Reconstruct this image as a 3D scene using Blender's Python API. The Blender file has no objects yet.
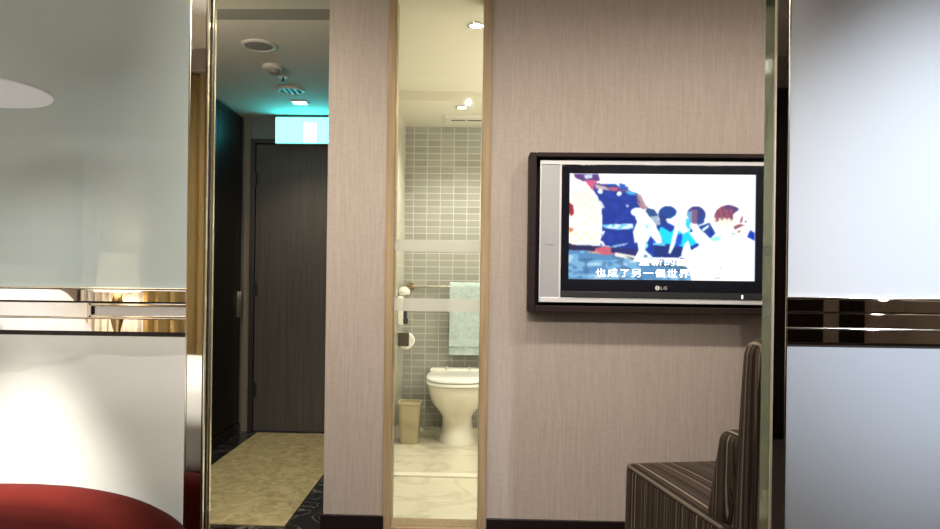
import bpy, bmesh, math, random
import numpy as np
from mathutils import Vector, Matrix
random.seed(4); np.random.seed(4)
PI = math.pi
scene = bpy.context.scene
COL = scene.collection

# ------------------------------------------------------------------ camera
F = 680.0
YAW, ROLL = math.radians(1.65), math.radians(0.75)
cam_d = bpy.data.cameras.new('camera')
cam = bpy.data.objects.new('camera', cam_d); COL.objects.link(cam)
cam_d.sensor_fit = 'HORIZONTAL'; cam_d.sensor_width = 36.0
cam_d.lens = F / 940.0 * 36.0
cam_d.clip_start = 0.02
ppx = 466.0 - F * math.tan(YAW)
cam_d.shift_x = (470.0 - ppx) / 940.0
cam_d.shift_y = (283.0 - 264.5) / 940.0
R = Matrix.Rotation(YAW, 4, 'Z') @ Matrix.Rotation(PI / 2, 4, 'X') @ Matrix.Rotation(ROLL, 4, 'Z')
cam.matrix_world = Matrix.Translation((0, 0, 1.08)) @ R
scene.camera = cam

# ------------------------------------------------------------------ world, exposure, lights
w = bpy.data.worlds.new('world'); scene.world = w; w.use_nodes = True
w.node_tree.nodes['Background'].inputs[0].default_value = (0.9, 0.92, 1.0, 1)
w.node_tree.nodes['Background'].inputs[1].default_value = 0.05
vs = scene.view_settings
vs.view_transform = 'Standard'; vs.look = 'None'; vs.gamma = 1.0; vs.use_curve_mapping = False
vs.exposure = 0.0

def area(name, loc, target, size, power, color, sy=None, spread=180):
    d = bpy.data.lights.new(name, 'AREA'); d.energy = power; d.color = color
    d.shape = 'RECTANGLE' if sy else 'SQUARE'; d.size = size
    if sy: d.size_y = sy
    d.spread = math.radians(spread)
    o = bpy.data.objects.new(name, d); COL.objects.link(o); o.location = loc
    o.rotation_euler = (Vector(target) - Vector(loc)).to_track_quat('-Z', 'Y').to_euler()
    return o
def spot(name, loc, target, angle, blend, power, color, radius=0.03, parent=None):
    d = bpy.data.lights.new(name, 'SPOT'); d.energy = power; d.color = color
    d.spot_size = math.radians(angle); d.spot_blend = blend; d.shadow_soft_size = radius
    o = bpy.data.objects.new(name, d); COL.objects.link(o)
    o.rotation_euler = (Vector(target) - Vector(loc)).to_track_quat('-Z', 'Y').to_euler()
    o.location = Vector(loc)
    if parent: o.parent = parent; o.location = Vector(loc) - parent.location
    return o
def point(name, loc, power, color, radius=0.05, parent=None):
    d = bpy.data.lights.new(name, 'POINT'); d.energy = power; d.color = color; d.shadow_soft_size = radius
    o = bpy.data.objects.new(name, d); COL.objects.link(o); o.location = Vector(loc)
    if parent: o.parent = parent; o.location = Vector(loc) - parent.location
    return o
WARM = (1.0, 0.84, 0.66); NEUT = (1.0, 0.96, 0.89); COOL = (0.72, 0.83, 1.0)
for lx in (-1.35, -0.62, 0.30, 1.0, 1.7):
    spot('vestibule_downlight', (lx, 1.98, 2.37), (lx, 2.75, 0.3), 140, 1.0, 36, (1.0, 0.90, 0.80), 0.05)
for lx in (-0.9, 0.45, 1.55):
    point('vestibule_fill', (lx, 1.80, 2.25), 2.6, (1.0, 0.90, 0.80), 0.08)  # unseen fill lights added to brighten the upper back wall
point('corridor_fill', (-1.45, 2.35, 1.75), 20, (1.0, 0.9, 0.74), 0.06)  # no fixture; added out of view to lift the corridor ceiling
area('bedroom_fill', (-0.6, -0.75, 2.76), (-0.6, -0.75, 0.0), 2.6, 52, (1.0, 0.97, 0.92), sy=1.6, spread=140)  # broad overhead fill added to brighten bed and curtains
spot('wall_fill', (0.0, -0.3, 2.72), (0.05, 2.9, 0.55), 44, 1.0, 215, (1.0, 0.92, 0.84), 0.02)  # unseen spot added to raise the lower part of the back wall
spot('bed_fill', (-2.2, -0.5, 2.72), (-2.25, -0.55, 0.6), 75, 0.8, 150, (1.0, 0.95, 0.88), 0.05)  # extra light added so the linen reflects white
area('bedroom_right_fill', (2.3, -0.9, 2.76), (2.3, -0.9, 0.0), 0.5, 9, (1.0, 0.93, 0.84), spread=120)  # small fill added for the right side of the bedroom
spot('panel_glow_fill', (1.6, -1.0, 2.45), (1.18, 1.545, 1.20), 26, 1.0, 540, (0.82, 0.90, 1.0), 0.04)  # unseen spot added for the cool glow on the right panel

# ------------------------------------------------------------------ materials
def new_mat(name):
    m = bpy.data.materials.new(name); m.use_nodes = True
    return m, m.node_tree.nodes, m.node_tree.links
def pmat(name, col, rough=0.5, metal=0.0, spec=0.5, coat=0.0, coat_rough=0.02, emit=None, estr=0.0, sheen=0.0, noise=0.0, nscale=40, bump=0.0, ior=None):
    m, N, L = new_mat(name); b = N['Principled BSDF']
    b.inputs['Base Color'].default_value = (*col, 1); b.inputs['Roughness'].default_value = rough
    b.inputs['Metallic'].default_value = metal; b.inputs['Specular IOR Level'].default_value = spec
    b.inputs['Coat Weight'].default_value = coat; b.inputs['Coat Roughness'].default_value = coat_rough
    b.inputs['Sheen Weight'].default_value = sheen
    if ior: b.inputs['Coat IOR'].default_value = ior
    if emit: b.inputs['Emission Color'].default_value = (*emit, 1); b.inputs['Emission Strength'].default_value = estr
    if noise or bump:
        tc = N.new('ShaderNodeTexCoord'); nt = N.new('ShaderNodeTexNoise')
        nt.inputs['Scale'].default_value = nscale; nt.inputs['Detail'].default_value = 4
        L.new(tc.outputs['Object'], nt.inputs['Vector'])
        if noise:
            mx = N.new('ShaderNodeMix'); mx.data_type = 'RGBA'
            mx.inputs[6].default_value = (*[c * (1 - noise) for c in col], 1)
            mx.inputs[7].default_value = (*[min(1, c * (1 + noise)) for c in col], 1)
            L.new(nt.outputs['Fac'], mx.inputs[0]); L.new(mx.outputs[2], b.inputs['Base Color'])
        if bump:
            bp = N.new('ShaderNodeBump'); bp.inputs['Strength'].default_value = bump; bp.inputs['Distance'].default_value = 0.004
            L.new(nt.outputs['Fac'], bp.inputs['Height']); L.new(bp.outputs['Normal'], b.inputs['Normal'])
    return m
def wallpaper(name, ca, cb):
    m, N, L = new_mat(name); b = N['Principled BSDF']; b.inputs['Roughness'].default_value = 0.62
    b.inputs['Specular IOR Level'].default_value = 0.3
    tc = N.new('ShaderNodeTexCoord')
    def nz(sx, sz, det):
        mp = N.new('ShaderNodeMapping'); mp.inputs['Scale'].default_value = (sx, sx, sz)
        n = N.new('ShaderNodeTexNoise'); n.inputs['Scale'].default_value = 1.0; n.inputs['Detail'].default_value = det
        L.new(tc.outputs['Object'], mp.inputs['Vector']); L.new(mp.outputs[0], n.inputs['Vector']); return n
    n1 = nz(230, 7, 3); n2 = nz(60, 160, 2)
    ad = N.new('ShaderNodeMath'); ad.operation = 'MULTIPLY_ADD'; ad.inputs[1].default_value = 0.35
    L.new(n2.outputs['Fac'], ad.inputs[0])
    sc = N.new('ShaderNodeMath'); sc.operation = 'MULTIPLY'; sc.inputs[1].default_value = 0.65
    L.new(n1.outputs['Fac'], sc.inputs[0]); L.new(sc.outputs[0], ad.inputs[2])
    cr = N.new('ShaderNodeValToRGB'); cr.color_ramp.elements[0].position = 0.36; cr.color_ramp.elements[1].position = 0.64
    cr.color_ramp.elements[0].color = (*ca, 1); cr.color_ramp.elements[1].color = (*cb, 1)
    L.new(ad.outputs[0], cr.inputs[0]); L.new(cr.outputs[0], b.inputs['Base Color'])
    bp = N.new('ShaderNodeBump'); bp.inputs['Strength'].default_value = 0.15; bp.inputs['Distance'].default_value = 0.002
    L.new(ad.outputs[0], bp.inputs['Height']); L.new(bp.outputs[0], b.inputs['Normal'])
    return m
def tile_mat(name, axis, c1, c2, mortar, bw=0.10, rh=0.05):
    m, N, L = new_mat(name); b = N['Principled BSDF']
    b.inputs['Roughness'].default_value = 0.16
    tc = N.new('ShaderNodeTexCoord'); sp = N.new('ShaderNodeSeparateXYZ'); cb = N.new('ShaderNodeCombineXYZ')
    L.new(tc.outputs['Object'], sp.inputs[0]); L.new(sp.outputs[axis], cb.inputs[0]); L.new(sp.outputs[2], cb.inputs[1])
    br = N.new('ShaderNodeTexBrick'); br.offset = 0.0
    br.inputs['Color1'].default_value = (*c1, 1); br.inputs['Color2'].default_value = (*c2, 1); br.inputs['Mortar'].default_value = (*mortar, 1)
    br.inputs['Scale'].default_value = 1.0; br.inputs['Mortar Size'].default_value = 0.0035
    br.inputs['Mortar Smooth'].default_value = 0.2
    br.inputs['Brick Width'].default_value = bw; br.inputs['Row Height'].default_value = rh
    L.new(cb.outputs[0], br.inputs['Vector']); L.new(br.outputs['Color'], b.inputs['Base Color'])
    bp = N.new('ShaderNodeBump'); bp.inputs['Strength'].default_value = 0.3; bp.inputs['Distance'].default_value = 0.002; bp.invert = True
    L.new(br.outputs['Fac'], bp.inputs['Height']); L.new(bp.outputs[0], b.inputs['Normal'])
    return m
def marble(name, base, vein, rough, scale=3.0, lo=0.47, hi=0.53):
    m, N, L = new_mat(name); b = N['Principled BSDF']; b.inputs['Roughness'].default_value = rough
    tc = N.new('ShaderNodeTexCoord'); n = N.new('ShaderNodeTexNoise')
    n.inputs['Scale'].default_value = scale; n.inputs['Detail'].default_value = 8; n.inputs['Distortion'].default_value = 1.6
    cr = N.new('ShaderNodeValToRGB'); e = cr.color_ramp.elements
    e[0].position = lo; e[0].color = (*base, 1); e[1].position = 0.5 * (lo + hi); e[1].color = (*vein, 1)
    x = e.new(hi); x.color = (*base, 1)
    L.new(tc.outputs['Object'], n.inputs['Vector']); L.new(n.outputs['Fac'], cr.inputs[0]); L.new(cr.outputs[0], b.inputs['Base Color'])
    return m
def carpet_mat(name):
    m, N, L = new_mat(name); b = N['Principled BSDF']; b.inputs['Roughness'].default_value = 0.95; b.inputs['Specular IOR Level'].default_value = 0.1
    tc = N.new('ShaderNodeTexCoord')
    n1 = N.new('ShaderNodeTexNoise'); n1.inputs['Scale'].default_value = 16; n1.inputs['Detail'].default_value = 6; n1.inputs['Distortion'].default_value = 1.2
    n2 = N.new('ShaderNodeTexNoise'); n2.inputs['Scale'].default_value = 220
    L.new(tc.outputs['Object'], n1.inputs['Vector']); L.new(tc.outputs['Object'], n2.inputs['Vector'])
    cr = N.new('ShaderNodeValToRGB'); e = cr.color_ramp.elements
    e[0].position = 0.36; e[0].color = (0.33, 0.27, 0.13, 1); e[1].position = 0.64; e[1].color = (0.48, 0.41, 0.22, 1)
    L.new(n1.outputs['Fac'], cr.inputs[0]); L.new(cr.outputs[0], b.inputs['Base Color'])
    bp = N.new('ShaderNodeBump'); bp.inputs['Strength'].default_value = 0.6; bp.inputs['Distance'].default_value = 0.004
    L.new(n2.outputs['Fac'], bp.inputs['Height']); L.new(bp.outputs[0], b.inputs['Normal'])
    return m
def wood(name, ca, cb, rough=0.35, sx=60, sz=3):
    m, N, L = new_mat(name); b = N['Principled BSDF']; b.inputs['Roughness'].default_value = rough; b.inputs['Specular IOR Level'].default_value = 0.2
    tc = N.new('ShaderNodeTexCoord'); mp = N.new('ShaderNodeMapping'); mp.inputs['Scale'].default_value = (sx, sx, sz)
    n = N.new('ShaderNodeTexNoise'); n.inputs['Scale'].default_value = 1; n.inputs['Detail'].default_value = 5
    cr = N.new('ShaderNodeValToRGB'); cr.color_ramp.elements[0].position = 0.3; cr.color_ramp.elements[1].position = 0.7
    cr.color_ramp.elements[0].color = (*ca, 1); cr.color_ramp.elements[1].color = (*cb, 1)
    L.new(tc.outputs['Object'], mp.inputs[0]); L.new(mp.outputs[0], n.inputs['Vector']); L.new(n.outputs['Fac'], cr.inputs[0]); L.new(cr.outputs[0], b.inputs['Base Color'])
    return m
def stripes_mat(name):
    """woven upholstery: narrow stripes that run along the length of each face"""
    m, N, L = new_mat(name); b = N['Principled BSDF']; b.inputs['Roughness'].default_value = 0.8
    b.inputs['Specular IOR Level'].default_value = 0.25
    tc = N.new('ShaderNodeTexCoord'); sp = N.new('ShaderNodeSeparateXYZ'); L.new(tc.outputs['Object'], sp.inputs[0])
    sn = N.new('ShaderNodeSeparateXYZ'); L.new(tc.outputs['Normal'], sn.inputs[0])
    ab = N.new('ShaderNodeMath'); ab.operation = 'ABSOLUTE'; L.new(sn.outputs[0], ab.inputs[0])
    gt = N.new('ShaderNodeMath'); gt.operation = 'GREATER_THAN'; gt.inputs[1].default_value = 0.72; L.new(ab.outputs[0], gt.inputs[0])
    mx = N.new('ShaderNodeMix'); mx.data_type = 'FLOAT'
    L.new(gt.outputs[0], mx.inputs[0]); L.new(sp.outputs[0], mx.inputs[2]); L.new(sp.outputs[1], mx.inputs[3])
    n = N.new('ShaderNodeTexNoise'); n.noise_dimensions = '1D'; n.inputs['Scale'].default_value = 78; n.inputs['Detail'].default_value = 2.5
    n.inputs['Roughness'].default_value = 0.7
    L.new(mx.outputs[0], n.inputs['W'])
    cr = N.new('ShaderNodeValToRGB'); e = cr.color_ramp.elements
    e[0].position = 0.40; e[0].color = (0.014, 0.008, 0.005, 1); e[1].position = 0.54; e[1].color = (0.058, 0.040, 0.027, 1)
    x = e.new(0.60); x.color = (0.05, 0.035, 0.025, 1); x = e.new(0.66); x.color = (0.22, 0.175, 0.13, 1)
    fn = N.new('ShaderNodeTexNoise'); fn.inputs['Scale'].default_value = 350; L.new(tc.outputs['Object'], fn.inputs['Vector'])
    bp = N.new('ShaderNodeBump'); bp.inputs['Strength'].default_value = 0.4; bp.inputs['Distance'].default_value = 0.002
    L.new(fn.outputs['Fac'], bp.inputs['Height']); L.new(bp.outputs[0], b.inputs['Normal'])
    L.new(n.outputs['Fac'], cr.inputs[0]); L.new(cr.outputs[0], b.inputs['Base Color'])
    return m
def pane_mat(name, tint, spec_str=0.06, frost=0.0, frost_col=(0.6, 0.6, 0.56)):
    m, N, L = new_mat(name); N.remove(N['Principled BSDF'])
    out = N['Material Output']
    tr = N.new('ShaderNodeBsdfTransparent'); tr.inputs[0].default_value = (*tint, 1)
    gl = N.new('ShaderNodeBsdfGlossy'); gl.inputs['Roughness'].default_value = 0.02
    fr = N.new('ShaderNodeFresnel'); fr.inputs['IOR'].default_value = 1.45
    m1 = N.new('ShaderNodeMixShader'); L.new(fr.outputs[0], m1.inputs[0]); L.new(tr.outputs[0], m1.inputs[1]); L.new(gl.outputs[0], m1.inputs[2])
    last = m1
    if frost:
        df = N.new('ShaderNodeBsdfDiffuse'); df.inputs[0].default_value = (*frost_col, 1)
        tl = N.new('ShaderNodeBsdfTranslucent'); tl.inputs[0].default_value = (*frost_col, 1)
        m3 = N.new('ShaderNodeMixShader'); m3.inputs[0].default_value = 0.45; L.new(df.outputs[0], m3.inputs[1]); L.new(tl.outputs[0], m3.inputs[2])
        m2 = N.new('ShaderNodeMixShader'); m2.inputs[0].default_value = frost
        L.new(m1.outputs[0], m2.inputs[1]); L.new(m3.outputs[0], m2.inputs[2]); last = m2
    L.new(last.outputs[0], out.inputs['Surface'])
    return m

M = {}
M['wall'] = wallpaper('beige_wallpaper', (0.375, 0.315, 0.270), (0.445, 0.378, 0.328))
M['ceil'] = pmat('ceiling_paint', (0.70, 0.66, 0.56), 0.8, spec=0.1)
M['cream'] = pmat('cream_paint', (0.72, 0.69, 0.58), 0.7, spec=0.2)
M['greywall'] = pmat('grey_wall_paint', (0.20, 0.20, 0.19), 0.6)
M['floor'] = pmat('bedroom_carpet', (0.028, 0.021, 0.018), 0.95, spec=0.1, noise=0.25, nscale=80, bump=0.4)
M['bmarble'] = marble('black_marble', (0.012, 0.012, 0.013), (0.14, 0.14, 0.14), 0.12, 5.0, 0.48, 0.53)
M['cmarble'] = marble('cream_marble', (0.70, 0.65, 0.52), (0.60, 0.55, 0.42), 0.08, 2.2, 0.44, 0.58)
M['sill'] = pmat('pale_marble_sill', (0.85, 0.81, 0.70), 0.15)
M['baseb'] = pmat('black_brown_lacquer', (0.010, 0.006, 0.006), 0.35)
M['carpet'] = carpet_mat('mottled_carpet')
M['tileb'] = tile_mat('grey_tile_back', 0, (0.30, 0.295, 0.26), (0.36, 0.355, 0.315), (0.52, 0.51, 0.45))
M['tiles'] = tile_mat('cream_tile_side', 1, (0.60, 0.57, 0.47), (0.64, 0.61, 0.51), (0.70, 0.67, 0.57), 0.3, 0.6)
M['frame'] = wood('wood_trim', (0.30, 0.21, 0.115), (0.42, 0.31, 0.18), 0.35)
M['pane'] = pane_mat('clear_pane', (0.95, 0.965, 0.93))
M['frost'] = pane_mat('frosted_band', (0.95, 0.95, 0.9), frost=0.5, frost_col=(0.95, 0.95, 0.90))
M['steel'] = pmat('polished_steel', (0.82, 0.79, 0.72), 0.025, 1.0)
M['goldedge'] = pmat('brass_edge', (0.80, 0.74, 0.60), 0.15, 1.0)
M['chrome'] = pmat('chrome', (0.82, 0.80, 0.76), 0.08, 1.0)
M['mirror'] = pmat('mirror_strip', (0.90, 0.88, 0.85), 0.01, 1.0)
M['hazymirror'] = pmat('hazy_mirror_strip', (0.86, 0.84, 0.82), 0.16, 1.0, bump=0.05, nscale=60)
M['greenmirror'] = pmat('green_tinted_mirror', (0.145, 0.165, 0.155), 0.06, 1.0)
M['creamedge'] = pmat('cream_metal_edge', (0.55, 0.48, 0.36), 0.4, 0.3)
M['bronze'] = pmat('bronze_mirror_strip', (0.66, 0.55, 0.44), 0.01, 1.0)
M['darkline'] = pmat('dark_groove', (0.03, 0.02, 0.015), 0.4)
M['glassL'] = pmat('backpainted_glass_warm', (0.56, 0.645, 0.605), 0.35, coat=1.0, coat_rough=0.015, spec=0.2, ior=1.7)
M['glassLl'] = pmat('backpainted_glass_baked_bright', (0.82, 0.83, 0.765), 0.35, coat=1.0, coat_rough=0.015, spec=0.2, ior=1.7)  # lower left pane, lightened in place of the bed linen's reflection
M['glassRl'] = pmat('backpainted_glass_baked_dim', (0.47, 0.50, 0.55), 0.35, coat=1.0, coat_rough=0.015, spec=0.2, ior=1.5)  # lower right pane, darkened to stand in for a dimmer reflection
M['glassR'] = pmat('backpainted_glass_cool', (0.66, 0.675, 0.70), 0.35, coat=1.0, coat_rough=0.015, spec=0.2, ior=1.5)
M['blackwood'] = wood('dark_veneer', (0.007, 0.005, 0.0045), (0.012, 0.008, 0.007), 0.35)
M['door'] = wood('grey_brown_door', (0.075, 0.068, 0.060), (0.105, 0.096, 0.085), 0.38, 90, 2)
M['doorframe'] = pmat('dark_door_frame', (0.03, 0.028, 0.026), 0.4)
M['architrave'] = pmat('grey_door_lining', (0.22, 0.19, 0.15), 0.5)
M['tvframe'] = wood('espresso_frame', (0.016, 0.009, 0.008), (0.026, 0.015, 0.013), 0.6, 8, 60)
M['void'] = pmat('matte_black', (0.004, 0.004, 0.005), 0.7, spec=0.2)
M['silver'] = pmat('silver_plastic', (0.45, 0.45, 0.46), 0.38, 0.25)
M['silverlight'] = pmat('light_silver_edge', (0.80, 0.80, 0.80), 0.3, 0.2)
M['tvblack'] = pmat('gloss_black_bezel', (0.004, 0.005, 0.011), 0.18)
M['stripe'] = stripes_mat('striped_upholstery')
M['piping'] = pmat('grey_piping', (0.12, 0.095, 0.07), 0.8)
M['redvelvet'] = pmat('red_velvet', (0.042, 0.003, 0.0017), 0.85, sheen=0.03, spec=0.05, noise=0.25, nscale=25, bump=0.25)
M['redcloth'] = pmat('red_bed_runner', (0.16, 0.010, 0.008), 0.85, spec=0.1)
M['lampshade'] = pmat('white_shade', (0.78, 0.78, 0.74), 0.7)
M['diffuser'] = pmat('lamp_diffuser', (0.85, 0.86, 0.82), 0.6, emit=(1.0, 1.0, 0.95), estr=0.22)
M['whiteplastic'] = pmat('white_plastic', (0.75, 0.72, 0.64), 0.45)
M['greyplastic'] = pmat('grey_perforated_metal', (0.30, 0.29, 0.26), 0.55)
M['darkplastic'] = pmat('dark_plastic', (0.02, 0.02, 0.022), 0.4)
M['porcelain'] = pmat('porcelain', (0.80, 0.77, 0.66), 0.12, coat=0.6)
M['seatwhite'] = pmat('white_toilet_seat', (0.88, 0.88, 0.84), 0.18, coat=0.4)
M['bin'] = pmat('beige_bin', (0.46, 0.40, 0.25), 0.35)
M['towel'] = pmat('pale_blue_towel', (0.44, 0.52, 0.51), 0.95, spec=0.05, noise=0.30, nscale=38, bump=0.6)
M['brass'] = pmat('aged_brass', (0.42, 0.32, 0.17), 0.25, 1.0)
M['satin'] = pmat('satin_steel', (0.50, 0.47, 0.40), 0.3, 1.0)
M['paper'] = pmat('white_paper', (0.85, 0.83, 0.77), 0.9)
M['bulb'] = pmat('lit_lens', (1, 1, 1), 0.5, emit=(1.0, 0.93, 0.80), estr=14)
M['exit'] = pmat('lit_sign_face', (0.2, 0.8, 0.8), 0.4, emit=(0.16, 0.95, 1.0), estr=3.4)
M['exitw'] = pmat('lit_sign_white', (0.9, 0.95, 0.95), 0.4, emit=(0.75, 1.0, 1.0), estr=2.6)
M['linen'] = pmat('white_bed_linen', (0.86, 0.85, 0.83), 0.9, spec=0.1, noise=0.04, nscale=6, bump=0.5)
M['curtain'] = pmat('gold_curtain', (0.36, 0.25, 0.085), 0.6, sheen=0.2)
M['headboard'] = pmat('cream_headboard', (0.78, 0.75, 0.70), 0.7)
M['glowshade'] = pmat('lit_lamp_shade', (0.85, 0.75, 0.58), 0.8, emit=(1.0, 0.80, 0.52), estr=1.6)

# ------------------------------------------------------------------ mesh helpers
class MB:
    """collects shapes in world coordinates and links them as one mesh object"""
    def __init__(s): s.bm = bmesh.new(); s.org = False
    def _merge(s, t):
        me = bpy.data.meshes.new('tmp'); t.to_mesh(me); t.free(); s.bm.from_mesh(me); bpy.data.meshes.remove(me)
    def box(s, x0, x1, y0, y1, z0, z1, bev=0.0, seg=2, fn=None):
        t = bmesh.new(); r = bmesh.ops.create_cube(t, size=1.0)
        for v in t.verts:
            v.co = Vector(((x0 + x1) / 2 + v.co.x * (x1 - x0), (y0 + y1) / 2 + v.co.y * (y1 - y0), (z0 + z1) / 2 + v.co.z * (z1 - z0)))
        if bev: bmesh.ops.bevel(t, geom=t.edges[:], offset=bev, segments=seg, profile=0.5, affect='EDGES')
        if fn:
            for v in t.verts: v.co = fn(v.co)
        s._merge(t); return s
    def soft(s, x0, x1, y0, y1, z0, z1, bev, n=8, fn=None):
        """a padded block: subdivided so that fn can bulge it"""
        s.org = True
        t = bmesh.new(); bmesh.ops.create_cube(t, size=1.0)
        for v in t.verts:
            v.co = Vector(((x0 + x1) / 2 + v.co.x * (x1 - x0), (y0 + y1) / 2 + v.co.y * (y1 - y0), (z0 + z1) / 2 + v.co.z * (z1 - z0)))
        bmesh.ops.bevel(t, geom=t.edges[:], offset=bev, segments=3, profile=0.5, affect='EDGES')
        big = [e for e in t.edges if e.calc_length() > 0.06]
        bmesh.ops.subdivide_edges(t, edges=big, cuts=n, use_grid_fill=True)
        if fn:
            for v in t.verts: v.co = fn(v.co)
        s._merge(t); return s
    def lathe(s, prof, c, axis='Z', n=40, sx=1.0, sy=1.0):
        s.org = True; t = bmesh.new(); rings = []
        for r, h in prof:
            if r < 1e-6: rings.append([t.verts.new((0, 0, h))]); continue
            rings.append([t.verts.new((r * sx * math.cos(2 * PI * k / n), r * sy * math.sin(2 * PI * k / n), h)) for k in range(n)])
        for a, b in zip(rings, rings[1:]):
            for k in range(n):
                k2 = (k + 1) % n
                if len(a) == 1 and len(b) == 1: continue
                if len(a) == 1: t.faces.new((a[0], b[k2], b[k])) if False else t.faces.new((a[0], b[k], b[k2]))
                elif len(b) == 1: t.faces.new((a[k], a[k2], b[0]))
                else: t.faces.new((a[k], a[k2], b[k2], b[k]))
        bmesh.ops.recalc_face_normals(t, faces=t.faces[:])
        rot = {'Z': Matrix(), 'Y': Matrix.Rotation(-PI / 2, 4, 'X'), 'X': Matrix.Rotation(PI / 2, 4, 'Y')}[axis]
        for v in t.verts: v.co = rot @ v.co + Vector(c)
        s._merge(t); return s
    def cyl(s, c, r, h, axis='Z', n=28):
        return s.lathe([(0, 0), (r, 0), (r, h), (0, h)], c, axis, n)
    def loft(s, rings, cap=True):
        s.org = True; t = bmesh.new(); R_ = [[t.verts.new(p) for p in ring] for ring in rings]; n = len(rings[0])
        for a, b in zip(R_, R_[1:]):
            for k in range(n): t.faces.new((a[k], a[(k + 1) % n], b[(k + 1) % n], b[k]))
        if cap: t.faces.new(R_[0]); t.faces.new(R_[-1])
        bmesh.ops.recalc_face_normals(t, faces=t.faces[:])
        s._merge(t); return s
    def tube(s, path, r, n=10):
        path = [Vector(p) for p in path]; rings = []
        for i, p in enumerate(path):
            d = (path[min(i + 1, len(path) - 1)] - path[max(i - 1, 0)]).normalized()
            u = d.orthogonal().normalized() if i == 0 else (u - d * u.dot(d)).normalized()
            v = d.cross(u)
            rings.append([p + (u * math.cos(2 * PI * k / n) + v * math.sin(2 * PI * k / n)) * r for k in range(n)])
        return s.loft(rings)
    def build(s, name, m, parent=None, smooth=True, origin=None, local=False):
        me = bpy.data.meshes.new(name)
        off = Vector(origin) if origin is not None else Vector((0, 0, 0))
        if parent is not None and not local:
            p = parent
            while p is not None: off = off + p.location; p = p.parent
        for v in s.bm.verts: v.co -= off
        s.bm.to_mesh(me); s.bm.free(); me.materials.append(m)
        if smooth:
            for p in me.polygons: p.use_smooth = True
            if hasattr(me, 'set_sharp_from_angle'): me.set_sharp_from_angle(angle=math.radians(42 if s.org else 20))
        o = bpy.data.objects.new(name, me); COL.objects.link(o)
        if parent is not None: o.parent = parent
        elif origin is not None: o.location = origin
        return o
def tag(o, label, cat, group=None):
    o['label'] = label; o['category'] = cat
    if group: o['group'] = group
    return o
def thing(name, label, cat, loc=(0, 0, 0), rz=0.0, group=None):
    o = bpy.data.objects.new(name, None); COL.objects.link(o); o.location = loc; o.rotation_euler = (0, 0, rz)
    o.empty_display_size = 0.1
    return tag(o, label, cat, group)
def struct(name, mb, m, parent=None, smooth=False):
    o = mb.build(name, m, parent, smooth)
    if parent is None: o['kind'] = 'structure'
    return o
def B(*a, **k): return MB().box(*a, **k)

# ------------------------------------------------------------------ the setting
WY = 2.906          # face of the wall with the screen
PY = 1.545          # front face of the sliding panels
XL, XR, YB = -2.95, 3.25, -2.05
struct('floor', B(XL, XR, YB, 2.86, -0.06, 0.0), M['floor'])
struct('floor_corridor', B(-2.3, -0.60, 2.86, 4.95, -0.06, 0.0), M['bmarble'])
struct('floor_bathroom', B(-0.60, 1.4, 2.906, 5.2, -0.06, 0.0), M['cmarble'])
struct('ceiling', B(XL, XR, YB, PY + 0.06, 2.80, 2.86), M['ceil'])
struct('ceiling_vestibule', B(XL, XR, PY + 0.06, WY, 2.40, 2.46), M['ceil'])
struct('ceiling_corridor', B(-2.3, -0.60, WY + 0.12, 5.0, 2.25, 2.31), M['ceil'])
b = MB(); b.box(-0.47, 1.4, WY + 0.12, 4.37, 2.31, 2.37); b.box(-0.47, 1.4, 4.37, 5.2, 2.25, 2.37); b.box(-0.311, 0.062, WY + 0.031, WY + 0.12, 2.31, 2.37)
struct('ceiling_bathroom', b, M['cream'])
b = B(-2.3, -0.60, WY, WY + 0.12, 2.25, 2.40)
struct('trim_1', b, pmat('taupe_header_paint', (0.30, 0.285, 0.23), 0.8))                                         # strip over the corridor mouth
b = MB(); b.box(-0.60, -0.338, WY, WY + 0.12, 0, 2.46); b.box(0.090, XR, WY, WY + 0.12, 0, 2.46); b.box(-0.338, 0.090, WY, WY + 0.12, 2.40, 2.46)
b.box(XL, -1.62, WY, WY + 0.05, 0, 2.46)
struct('wall_back', b, M['wall'])
struct('wall_corridor', B(-0.60, -0.47, WY + 0.12, 4.90, 0, 2.31), M['wall'])
struct('wall_corridor_left', B(-2.3, -2.25, WY + 0.05, 4.95, 0, 2.31), M['greywall'])
b = MB(); b.box(-2.3, -1.546, 4.83, 4.95, 0, 2.25); b.box(-1.546, -0.60, 4.83, 4.95, 2.09, 2.25)
struct('wall_corridor_end', b, M['greywall'])
struct('wall_bathroom_left', B(-0.47, -0.465, WY + 0.12, 5.09, 0, 2.31), M['tiles'])
struct('wall_bathroom_back', B(-0.47, 1.4, 5.09, 5.2, 0, 2.25), M['tileb'])
struct('wall_bathroom_right', B(1.25, 1.4, WY + 0.12, 5.09, 0, 2.31), M['tiles'])
struct('wall_left', B(XL - 0.1, XL, YB, WY, 0, 2.86), M['wall'])
struct('wall_right', B(XR, XR + 0.1, YB, WY, 0, 2.86), M['wall'])
struct('wall_rear', B(XL, XR, YB - 0.1, YB, 0, 2.86), M['wall'])
b = MB(); b.box(XL, XR, PY - 0.02, PY + 0.06, 2.40, 2.86); b.box(XL, -1.76, PY + 0.005, PY + 0.06, 0, 2.40); b.box(1.80, XR, PY + 0.005, PY + 0.06, 0, 2.40)
struct('wall_partition', b, M['wall'])
b = MB(); b.box(-0.612, -0.340, WY - 0.014, WY, 0, 0.082, 0.002); b.box(-0.614, -0.600, WY, 4.80, 0, 0.082, 0.002)
b.box(0.100, XR, WY - 0.014, WY, 0, 0.080, 0.002)
struct('baseboard_back', b, M['baseb'])
struct('trim_2', B(-0.465, 1.25, 3.77, 3.83, 0, 0.012, 0.003), M['sill'])                       # pale sill across the bathroom floor

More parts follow.
